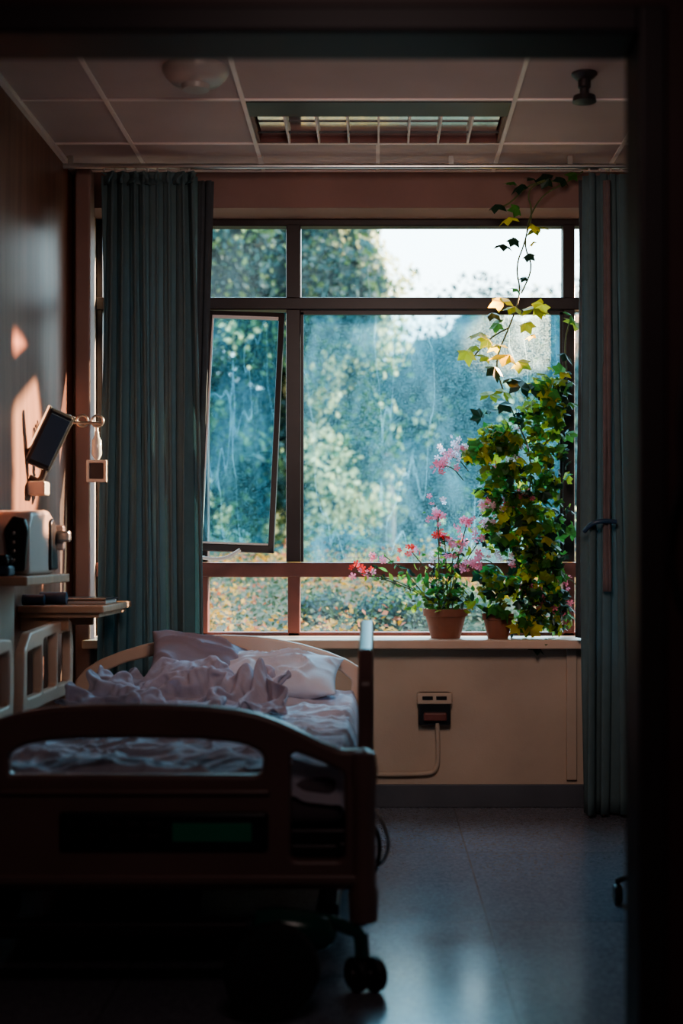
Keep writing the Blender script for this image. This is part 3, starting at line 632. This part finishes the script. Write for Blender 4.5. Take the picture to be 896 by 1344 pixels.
def foliage(name,blobs,nper,size,mats,weights,core=True,trunk=None,hl=None,k_=K,nf=.8,zb=.3):
    blobs=[(a*k_,b*k_,1.11+(c-1.11)*k_,d*k_,e*k_,f*k_) for a,b,c,d,e,f in blobs]; size*=k_
    e=empty(name,(blobs[0][0],blobs[0][1],zb))
    lp=[];ls=[];lm=[];nn=[]
    for k,(cx,cy,cz,rx,ry,rz) in enumerate(blobs):
        def fn(u,v,cx=cx,cy=cy,cz=cz,rx=rx,ry=ry,rz=rz):
            a=2*math.pi*u; b=math.pi*(v-.5); d=Vector((math.cos(b)*math.cos(a),math.cos(b)*math.sin(a),math.sin(b)))
            s=.78+.25*noise.noise(d*2.5+Vector((cx,cy,cz)))
            return (cx+d.x*rx*s,cy+d.y*ry*s,cz+d.z*rz*s)
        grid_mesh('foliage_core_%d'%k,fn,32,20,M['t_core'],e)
        for i in range(nper):
            d=Vector(rng.normal(0,1,3)).normalized()
            if d.y>.3: d.y=-d.y
            s=.78+.30*random.random()+.30*noise.noise(d*3+Vector((cx,cy,cz)))
            p=(cx+d.x*rx*s,cy+d.y*ry*s,cz+d.z*rz*s)
            if p[2]<.3: continue
            lp.append(p); nn.append(d); ls.append(size*random.uniform(.5,1.5))
            c=noise.noise(Vector(p)*nf)+.35*noise.noise(Vector(p)*nf*4)
            t=random.random()
            if hl and c>hl: lm.append(2 if t<.68 else 1)
            else: lm.append(0 if t<weights+.5*c*-1 else 1)
    scatter('foliage_leaves',DL,DF,lp,ls,mats,lm,e,nn,.7)
    if trunk:
        for i,t in enumerate(trunk): tube('trunk_%d'%i,[(a*k_,b*k_,1.11+(c-1.11)*k_) for a,b,c in t],.06*k_,M['bark'],e)
    return e
TM=[M['t_teal'],M['t_green'],M['t_cream']]
foliage('blossom_tree',[(-1.7,11.5,3.5,1.2,1,1.2),(-.6,12.0,3.2,.9,.9,.9),(-1.6,12.2,2.0,1.0,.9,.9),(-.50,12.3,1.9,.65,.7,.8),(-2.6,11.8,2.5,1.1,.9,1.4),(-1.2,11.5,4.4,1.1,.9,.7)],6500,.030,TM,.55,hl=.17,nf=.95,trunk=[[(-1.5,12.4,.3),(-1.4,12.3,1.5),(-1.7,12.2,3)]])
foliage('garden_tree',[(1.5,15.5,2.7,1.6,1.2,1.30),(.2,16,2.0,1.2,1,1.5),(2.9,16,3.0,1.3,1.2,1.5),(.9,14.8,1.6,1.3,.9,.9),(2.3,14.5,1.5,1.1,.9,.9),(-.1,15,1.2,.9,.8,.8)],5500,.034,TM,.93,hl=.42,trunk=[[(.05,12.6,.9),(-.05,12.5,1.25),(-.22,12.5,1.75)],[(.05,12.6,.9),(.12,12.5,1.4),(.02,12.4,2.1)]])
hedge=[]
for i in range(13): hedge.append((-12+2*i,24+random.uniform(-1,1),1.6+random.uniform(-.2,.3),1.9,1.6,2.3+random.uniform(-.3,.4)))
foliage('hedge_row',hedge,1500,.09,TM,.85,hl=.5,k_=1.3)
foliage('low_shrub',[(-.3,12.9,.82,.7,.3,.58),(.8,13.1,.82,.8,.3,.60),(2.0,13.0,.82,.8,.3,.60),(-1.6,12.9,.80,.8,.3,.56)],2500,.022,TM,.6,hl=.45,k_=1.05,nf=2)
foliage('clipped_shrub',[(.10,8.9,.72,.26,.2,.16),(.42,9.1,.74,.30,.2,.17),(-.35,9.3,.72,.18,.15,.12)],1500,.016,TM,.6,hl=.6,k_=1.0,nf=3,zb=.7)

# ------------------------------------------------------------------ light
wd=bpy.data.worlds.new('World'); scene.world=wd; wd.use_nodes=True
N=wd.node_tree.nodes; L=wd.node_tree.links
bg=N['Background']; tc=N.new('ShaderNodeTexCoord'); sx=N.new('ShaderNodeSeparateXYZ'); cr_=N.new('ShaderNodeValToRGB')
L.new(tc.outputs['Generated'],sx.inputs[0]); L.new(sx.outputs[2],cr_.inputs[0]); L.new(cr_.outputs[0],bg.inputs[0])
cr_.color_ramp.elements[0].color=(.48,.44,.38,1); cr_.color_ramp.elements[1].color=(.48,.80,1.0,1); cr_.color_ramp.elements[1].position=.5
bg.inputs[1].default_value=6.8
def lookat(o,d): o.rotation_euler=Vector(d).to_track_quat('-Z','Y').to_euler()
def light(name,typ,loc,d,e,col,**kw):
    l=bpy.data.lights.new(name,typ); l.energy=e; l.color=col
    for k,v in kw.items(): setattr(l,k,v)
    o=bpy.data.objects.new(name,l); COL.objects.link(o); o.location=loc; lookat(o,d); return o
light('sun','SUN',(8,9,9),(-1,-.34,-.58),13,(1,.80,.54),angle=.01)
d=Vector((1,.6,.30)); tgt=Vector((-1.33,5.18,1.50))
light('sun_patch_spot','SPOT',tgt+d*3.6,-d,9000,(1,.47,.24),spot_size=math.radians(11.5),spot_blend=.25,shadow_soft_size=.03)  # added spot outside the window, stands in for sun on the left wall
light('back_wall_fill_spot','SPOT',(.15,2.85,2.25),(.0,3.35,-.85),80,(1,.79,.70),spot_size=math.radians(82),spot_blend=1.0,shadow_soft_size=.35)  # added unseen fill spot, brightens the window wall and curtains
light('corridor_fill','AREA',(0,1.3,2.45),(0,0,-1),5.0,(1,.76,.72),size=.6)  # added weak fill for the footboard, floor and door jamb
po=light('window_portal','AREA',(0,6.54,1.68),(0,-1,0),1,(1,1,1)); po.data.shape='RECTANGLE'; po.data.size=2.5; po.data.size_y=1.9; po.data.cycles.is_portal=True

# ------------------------------------------------------------------ camera
cam=bpy.data.cameras.new('camera'); co=bpy.data.objects.new('camera',cam); COL.objects.link(co)
co.location=(0,0,1.11); co.rotation_euler=(math.pi/2,0,0)
cam.sensor_fit='VERTICAL'; cam.sensor_height=36; cam.lens=50.0
cam.shift_x=-47/1344; cam.shift_y=54/1344
cam.clip_start=.05; cam.clip_end=200
cam.dof.use_dof=True; cam.dof.focus_distance=6.2; cam.dof.aperture_fstop=1.8
scene.camera=co
scene.view_settings.view_transform='AgX'
try: scene.view_settings.look='AgX - Medium High Contrast'
except Exception: pass
scene.view_settings.exposure=0.65
